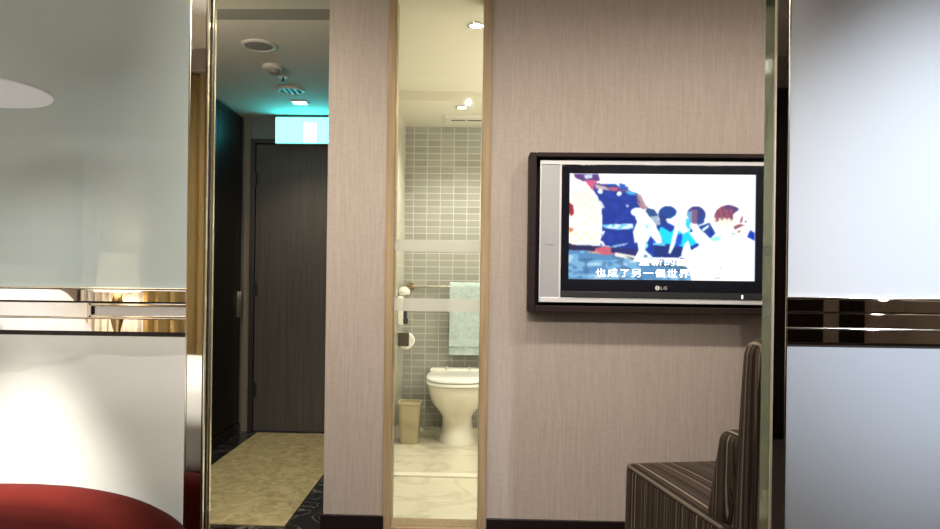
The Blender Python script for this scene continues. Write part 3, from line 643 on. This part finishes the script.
def text_mesh(name, s, size, x, z, y, m, parent, wide=1.0, bold=0.0):
    cu = bpy.data.curves.new('text', 'FONT'); cu.body = s; cu.size = size; cu.space_character = 1.22; cu.extrude = 0.0003; cu.offset = bold
    o = bpy.data.objects.new('text', cu); COL.objects.link(o)
    bpy.context.view_layer.update()
    dg = bpy.context.evaluated_depsgraph_get()
    me = bpy.data.meshes.new_from_object(o.evaluated_get(dg)); bpy.data.objects.remove(o)
    off = Vector((0, 0, 0)); p = parent
    while p is not None: off += p.location; p = p.parent
    xs = [v.co.x for v in me.vertices]; x_0, x_1 = min(xs), max(xs)
    for v in me.vertices:
        v.co = Vector((x + (v.co.x - x_0) * (wide / (x_1 - x_0)), y - v.co.z, z + v.co.y)) - off
    me.materials.clear(); me.materials.append(m)
    r = bpy.data.objects.new(name, me); COL.objects.link(r); r.parent = parent
    return r
submat = pmat('subtitle_white', (1, 1, 1), 0.5, emit=(1, 1, 1), estr=1.3)
text_mesh('subtitle', '也成了另一個世界', 0.037, 0.537, 1.118, 2.8385, submat, scr, 0.385, 0.0004)
text_mesh('subtitle', '重新的工', 0.034, 0.715, 1.166, 2.8385, submat, scr, 0.20, 0.0004)
lg = MB().lathe([(0, 0), (0.0095, 0), (0.0095, 0.0012), (0, 0.0014)], (0.791, 2.8328, 1.0705), 'Y').build('logo', pmat('logo_grey_glow', (0.55, 0.53, 0.50), 0.4, emit=(0.5, 0.48, 0.45), estr=0.3), bez)  # slight emission added to brighten the unlit logo disc
k = MB(); k.box(0.7895, 0.7910, 2.8322, 2.8330, 1.0665, 1.0755); k.box(0.7895, 0.7945, 2.8322, 2.8330, 1.0665, 1.0678); k.box(0.7855, 0.7872, 2.8322, 2.8330, 1.0728, 1.0745)
k.build('logo_face', M['darkplastic'], lg, False)
text_mesh('wordmark', 'LG', 0.018, 0.804, 1.0645, 2.8336, pmat('wordmark_grey', (0.45, 0.43, 0.40), 0.4), bez, 0.026, 0.0003)

# ------------------------------------------------------------------ striped chair
ch = thing('slipper_chair', 'brown striped skirted upholstered chair under the television', 'chair', (0, 0, 0), math.radians(9.5))
rz = math.radians(9.5); fl_ = Vector((0.570, 2.416)); lx, ly = -0.275, 0.26
org = fl_ - Vector((math.cos(rz) * lx - math.sin(rz) * ly, math.sin(rz) * lx + math.cos(rz) * ly)); ch.location = (org.x, org.y, 0)
ch_parts = []
def crown(co):
    u, v = co.x / 0.275, (co.y + 0.06) / 0.32
    if co.z > 0.40: co.z += 0.016 * max(0, 1 - u * u) * max(0, 1 - v * v)
    return co
s_ = MB().soft(-0.272, 0.272, -0.372, 0.257, 0.400, 0.456, 0.020, 10, crown).build('seat', M['stripe'], ch, local=True)
def flare(co):
    k_ = (0.345 - co.z) / 0.345; co.x *= 1 + 0.02 * k_; 
    return co
MB().soft(-0.275, 0.275, -0.372, 0.260, 0.012, 0.442, 0.010, 6, flare).build('skirt', M['stripe'], ch, local=True)
z_ = 0.447
MB().tube([(-0.270, -0.37, z_), (-0.272, -0.2, z_), (-0.272, 0.24, z_), (-0.262, 0.257, z_), (-0.24, 0.259, z_), (0.24, 0.259, z_), (0.262, 0.257, z_), (0.272, 0.24, z_), (0.272, -0.37, z_)], 0.006).build('piping', M['piping'], s_, local=True)
def taper(co):
    k_ = max(0, (co.z - 0.02) / 0.90)
    co.x *= 1.0 - 0.075 * k_ ** 1.5
    co.y -= 0.035 * k_
    if co.z > 0.88: co.z -= 0.02 * (co.x / 0.25) ** 2
    return co
bk = MB().soft(-0.275, 0.275, -0.460, -0.370, 0.012, 0.965, 0.035, 9, taper).build('backrest', M['stripe'], ch, local=True)
def lum(co):
    k_ = max(0, (co.z - 0.44) / 0.26)
    co.y -= 0.06 * k_ - 0.005
    co.x *= 1.0 - 0.02 * k_
    return co
MB().soft(-0.262, 0.262, -0.37, -0.255, 0.435, 0.70, 0.030, 7, lum).build('lumbar_cushion', M['stripe'], ch, local=True)

# ------------------------------------------------------------------ sliding panels
def panel(label, x_in, x_out, side, glass, low_glass, strip, t_, loc, stile_w):
    """x_in: the edge at the opening; side = +1 when the panel lies right of the opening"""
    t = thing('sliding_panel', label, 'sliding door', loc, 0, 'mirror-framed glass panels')
    a, b_ = sorted((x_in, x_out)); s0, s1 = sorted((x_in, x_in + side * stile_w)); g0, g1 = (s1, x_out) if side > 0 else (x_out, s0)
    zt = 2.395
    st = MB()
    def cant(co):
        if side > 0 and co.x < (s0 + s1) / 2: co.x -= 0.0025 * (co.y - PY) / t_ 
        return co
    st.box(s0, s1, PY, PY + t_, 0.004, zt, 0.0018, 1, cant); st.build('stile', M['steel'], t)
    e0, e1 = (s1 - 0.0015, s1 + 0.003) if side > 0 else (s0 - 0.003, s0 + 0.0015)
    B(e0, e1, PY - 0.001, PY + 0.02, 0.004, zt, 0.001).build('edge_bead', M['goldedge'], t)
    if side > 0:
        eg = MB(); q = [(x_in - 0.0004, PY + 0.006), (x_in + 0.004, PY + 0.006), (x_in + 0.0015, PY + t_ - 0.002), (x_in - 0.0029, PY + t_ - 0.002)]
        eg.loft([[(x, y, z) for x, y in q] for z in (0.004, zt)]); eg.build('edge_mirror', M['greenmirror'], t, False)
        B(x_in - 0.001, x_in + 0.003, PY - 0.0008, PY + 0.0055, 0.004, zt, 0.0006).build('edge_strip', M['creamedge'], t)
    if side < 0:
        f0, f1 = (x_in - 0.002, x_in + 0.002) if side > 0 else (x_in - 0.002, x_in + 0.002)
        B(f0, f1, PY + t_ * 0.42, PY + t_ * 0.56, 0.004, zt).build('edge_groove', M['darkline'], t)
        B(f0 - 0.0004, f1 + 0.0004, PY + 0.003, PY + 0.009, 0.004, zt).build('edge_strip', M['goldedge'], t)
        B(f0 - 0.0004, f1 + 0.0004, PY + t_ - 0.012, PY + t_ - 0.003, 0.004, zt).build('edge_strip', M['goldedge'], t)
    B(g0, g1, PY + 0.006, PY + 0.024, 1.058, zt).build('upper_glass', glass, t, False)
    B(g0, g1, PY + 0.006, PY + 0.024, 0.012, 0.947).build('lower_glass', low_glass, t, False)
    B(g0, g1, PY + 0.010, PY + 0.024, 0.947, 1.058).build('rail_backing', M['darkline'], t, False)
    B(g0, g1, PY - 0.002, PY + 0.010, 1.0555, 1.0595, 0.001).build('rail_edge', M['goldedge'], t)
    for k_, (z0, z1) in enumerate(((1.0265, 1.0545), (0.9905, 1.0235), (0.957, 0.9875))):
        if side < 0 and k_ == 1:
            B(g0, g1, PY + 0.002, PY + 0.0095, z0, z1, 0.0008).build('mirror_slat', M['hazymirror'], t)
        else:
            B(g0, g1, PY + 0.000, PY + 0.0095, z0, z1, 0.0012).build('mirror_slat', strip, t)
    B(g0, g1, PY - 0.002, PY + 0.010, 0.9875, 0.9903, 0.0008).build('rail_edge', M['goldedge'], t)
    return t, g0, g1
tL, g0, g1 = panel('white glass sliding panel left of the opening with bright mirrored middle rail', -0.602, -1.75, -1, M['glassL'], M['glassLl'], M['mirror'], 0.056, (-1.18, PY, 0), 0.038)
# recessed pull in the middle slat of the left panel
b = MB(); b.box(-0.868, -0.642, PY - 0.003, PY + 0.004, 1.0175, 1.0235, 0.001); b.box(-0.868, -0.642, PY - 0.003, PY + 0.004, 0.9905, 0.9955, 0.001)
b.box(-0.872, -0.862, PY - 0.003, PY + 0.004, 0.9905, 1.0235, 0.001)
pl = b.build('recessed_pull', M['chrome'], tL)
B(-0.862, -0.642, PY - 0.0002, PY + 0.003, 0.9955, 1.0175).build('pull_plate', pmat('satin_pull', (0.62, 0.60, 0.58), 0.35, 0.6), pl, False)
B(-0.862, -0.855, PY - 0.0012, PY, 0.997, 1.016).build('pull_slot', M['void'], pl, False)
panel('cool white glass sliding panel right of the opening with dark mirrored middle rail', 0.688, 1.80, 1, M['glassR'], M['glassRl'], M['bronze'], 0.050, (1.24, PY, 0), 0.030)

# ------------------------------------------------------------------ red tub chair and pendant lamp in the left foreground
t = thing('tub_chair', 'red velvet round-backed tub chair in front of the white glass panel', 'armchair', (-0.93, 1.12, 0))
CX, CY = -0.93, 1.12
def se(a, hx, hy, p=3.6):
    c, s_ = math.cos(a), math.sin(a)
    return math.copysign(abs(c) ** (2 / p), c) * hx, math.copysign(abs(s_) ** (2 / p), s_) * hy
def shell():
    rings = []
    A0, A1 = math.radians(-20), math.radians(200)
    for k_ in range(81):
        a = A0 + (A1 - A0) * k_ / 80
        ox, oy = se(a, 0.42, 0.370); ix, iy = se(a, 0.31, 0.265)
        u = abs((ox + ix) / 2 + 0.02) / 0.36
        zt = max(0.53, 0.634 - 0.066 * u ** 2.2)
        prof = [(0.04, 0.12), (0.0, 0.2), (0.0, zt - 0.06)]
        for q in range(1, 10):
            b2 = PI - PI * q / 10; prof.append((0.5 + 0.5 * math.cos(b2), zt - 0.045 + 0.045 * math.sin(b2)))
        prof += [(1.0, zt - 0.06), (1.0, 0.3), (0.85, 0.12)]
        rings.append([(CX + ix + (ox - ix) * q, CY + iy + (oy - iy) * q, z) for q, z in prof])
    return MB().loft(rings)
shell().build('back_shell', M['redvelvet'], t)
MB().loft([rr(CX, CY - 0.04, 0.306, 0.300, z, 48, 4) for z in (0.12, 0.30)]).build('seat_base', M['redvelvet'], t)
MB().loft([rr(CX, CY - 0.045, hx, hx - 0.01, z, 48, 4) for hx, z in ((0.28, 0.302), (0.30, 0.318), (0.305, 0.36), (0.29, 0.395), (0.15, 0.415), (0.03, 0.418))]).build('seat_cushion', M['redvelvet'], t)
for a in (45, 135, 225, 315):
    x, y = CX + 0.25 * math.cos(math.radians(a)), CY + 0.25 * math.sin(math.radians(a))
    MB().lathe([(0, 0), (0.014, 0), (0.022, 0.125), (0, 0.125)], (x, y, 0), n=16).build('leg', M['blackwood'], t)

LX, LY, LZ, LR = -0.950, 1.285, 1.440, 0.1305
t = thing('pendant_lamp', 'flat round white pendant lamp hanging at the upper left above the red chair', 'lamp', (LX, LY, LZ))
MB().lathe([(LR, 0.0), (LR, 0.004), (0.06, 0.020), (0.018, 0.030), (0.012, 0.055), (0, 0.055)], (LX, LY, LZ), n=64).build('lamp_shade', M['lampshade'], t)
MB().lathe([(0, -0.002), (LR - 0.002, -0.002), (LR - 0.0005, 0.001), (0, 0.001)], (LX, LY, LZ), n=64).build('diffuser', M['diffuser'], t)
MB().cyl((LX, LY, LZ + 0.05), 0.003, 2.80 - LZ - 0.06, n=10).build('cord', M['darkplastic'], t)
MB().lathe([(0, 0), (0.05, 0), (0.045, -0.02), (0, -0.02)], (LX, LY, 2.80)).build('ceiling_rose', M['whiteplastic'], t)
spot('pendant_beam', (LX - 0.02, LY, LZ - 0.01), (LX - 0.08, LY + 0.01, 0.36), 54, 1.0, 260, (1.0, 0.98, 0.90), 0.03, t)

spot('pendant_glow', (LX, LY, LZ - 0.012), (LX, LY + 0.03, 0), 150, 1.0, 5, (1.0, 0.99, 0.93), 0.02, t)

# ------------------------------------------------------------------ bedroom behind the camera, seen in the mirrored rails and stiles
bd = thing('bed', 'wide white-linen bed on a red base reflected in the left mirrored rail and stile', 'bed', (-1.9, -0.6, 0))
MB().soft(-2.95 + 0.10, -0.97, -1.48, 0.43, 0.02, 0.30, 0.03, 4).build('bed_base', M['redcloth'], bd)
def wr(co):
    if co.z > 0.5: co.z += 0.012 * math.sin(co.x * 9 + co.y * 5) + 0.01 * math.sin(co.y * 13)
    return co
MB().soft(-2.85, -0.97, -1.48, 0.43, 0.30, 0.56, 0.07, 14, wr).build('mattress', M['linen'], bd)
MB().soft(-2.945, -2.855, -1.6, 0.55, 0.0, 1.16, 0.03, 4).build('headboard', M['headboard'], bd)
def pillow(cx_, cy_, cz_, sx, sy, sz, tilt, label):
    mb = MB(); t_ = bmesh.new(); bmesh.ops.create_uvsphere(t_, u_segments=32, v_segments=20, radius=1.0)
    for v in t_.verts:
        x, y, z = v.co; p = 0.45
        v.co = Vector((math.copysign(abs(x) ** 0.6, x) * sx, math.copysign(abs(y) ** p, y) * sy, z * sz * (1 - 0.35 * abs(y) ** 3)))
        v.co += Vector((0, 0, 0.008 * math.sin(y * 14 + x * 9)))
    R_ = Matrix.Rotation(tilt, 4, 'Y')
    for v in t_.verts: v.co = R_ @ v.co
    mb._merge(t_)
    return tag(mb.build('pillow', M['linen'], origin=(cx_, cy_, cz_)) if False else _pl(mb, (cx_, cy_, cz_)), label, 'pillow', 'white bed pillows')
def _pl(mb, loc):
    o = mb.build('pillow', M['linen']); o.location = loc; return o
pillow(-2.60, -1.02, 0.80, 0.25, 0.40, 0.10, math.radians(58), 'white pillow propped on the headboard nearer the bedside lamp')
pillow(-2.60, -0.05, 0.80, 0.25, 0.40, 0.10, math.radians(58), 'white pillow propped on the headboard farther from the bedside lamp')
t = thing('bedside_table', 'dark wooden bedside table beside the bed under the lit lamp', 'table', (-2.45, -1.76, 0))
B(-2.70, -2.22, -1.92, -1.62, 0.0, 0.54, 0.004).build('cabinet', M['blackwood'], t)
B(-2.72, -2.20, -1.93, -1.61, 0.54, 0.565, 0.004).build('table_top', M['blackwood'], t)
d = B(-2.69, -2.23, -1.62, -1.608, 0.30, 0.52, 0.003).build('drawer', M['blackwood'], t)
MB().cyl((-2.46, -1.608, 0.41), 0.012, 0.02, 'Y').build('knob', M['brass'], d)
t = thing('table_lamp', 'lit table lamp with tapered cream shade, mirrored in the left panel', 'lamp', (-2.52, -1.76, 0.565))
MB().lathe([(0, 0), (0.07, 0), (0.07, 0.02), (0.025, 0.04), (0.02, 0.12), (0.045, 0.22), (0.05, 0.30), (0.02, 0.42), (0.012, 0.48), (0, 0.48)], (-2.52, -1.76, 0.565)).build('lamp_base', M['brass'], t)
MB().lathe([(0.155, 0.42), (0.115, 0.70), (0.112, 0.70), (0.152, 0.42), (0.155, 0.42)], (-2.52, -1.76, 0.565)).build('lamp_shade', M['glowshade'], t)
point('table_lamp_bulb', (-2.52, -1.76, 1.13), 9, WARM, 0.04, t)
def sheer():
    f_, b_ = [], []
    for k_ in range(81):
        x = -2.92 + 0.48 * k_ / 80; y = -1.985 + 0.018 * math.sin(k_ * 0.7); f_.append((x, y)); b_.append((x, y - 0.004))
    return MB().loft([[(x, y, z) for x, y in f_ + b_[::-1]] for z in (0.02, 1.3, 2.63)])
tag(sheer().build('curtain', M['linen'], origin=(-2.61, -1.985, 0.0)), 'white curtain behind the lit table lamp, reflected left of the gold curtain', 'curtain')
def curtain():
    n = 150; x0, x1 = -2.43, -1.15; f_, b_ = [], []
    for k_ in range(n + 1):
        x = x0 + (x1 - x0) * k_ / n
        y = -1.975 + 0.030 * math.sin(k_ * 0.52) + 0.008 * math.sin(k_ * 1.3 + 1)
        f_.append((x, y)); b_.append((x, y - 0.006))
    loop = f_ + b_[::-1]
    return MB().loft([[(x, y, z) for x, y in loop] for z in (0.02, 0.9, 1.8, 2.63)])
tag(curtain().build('curtain', M['curtain'], origin=(-2.06, -1.975, 0.0)), 'gold pleated curtain reflected in the left mirrored rail and stile', 'curtain')
struct('trim_3', B(-2.94, -1.1, YB, YB + 0.14, 2.64, 2.80), M['wall'])
# dark tall cupboard and light post on the rear wall at the right
t = thing('tall_cupboard', 'tall black cupboard reflected in the dark right mirrored rail', 'cupboard', (2.25, -1.95, 0))
B(1.75, 2.53, -2.04, -1.80, 0.0, 2.5, 0.004).build('carcass', M['blackwood'], t)
for x0, x1 in ((1.755, 2.137), (2.143, 2.525)):
    d = B(x0, x1, -1.80, -1.782, 0.05, 2.49, 0.003).build('door', M['blackwood'], t)
tag(B(2.77, 2.88, -2.04, -1.9, 0.0, 2.5, 0.004).build('pilaster', M['blackwood'], origin=(2.825, -1.97, 0)), 'dark upright post reflected right of the pale strip in the right rail', 'post')
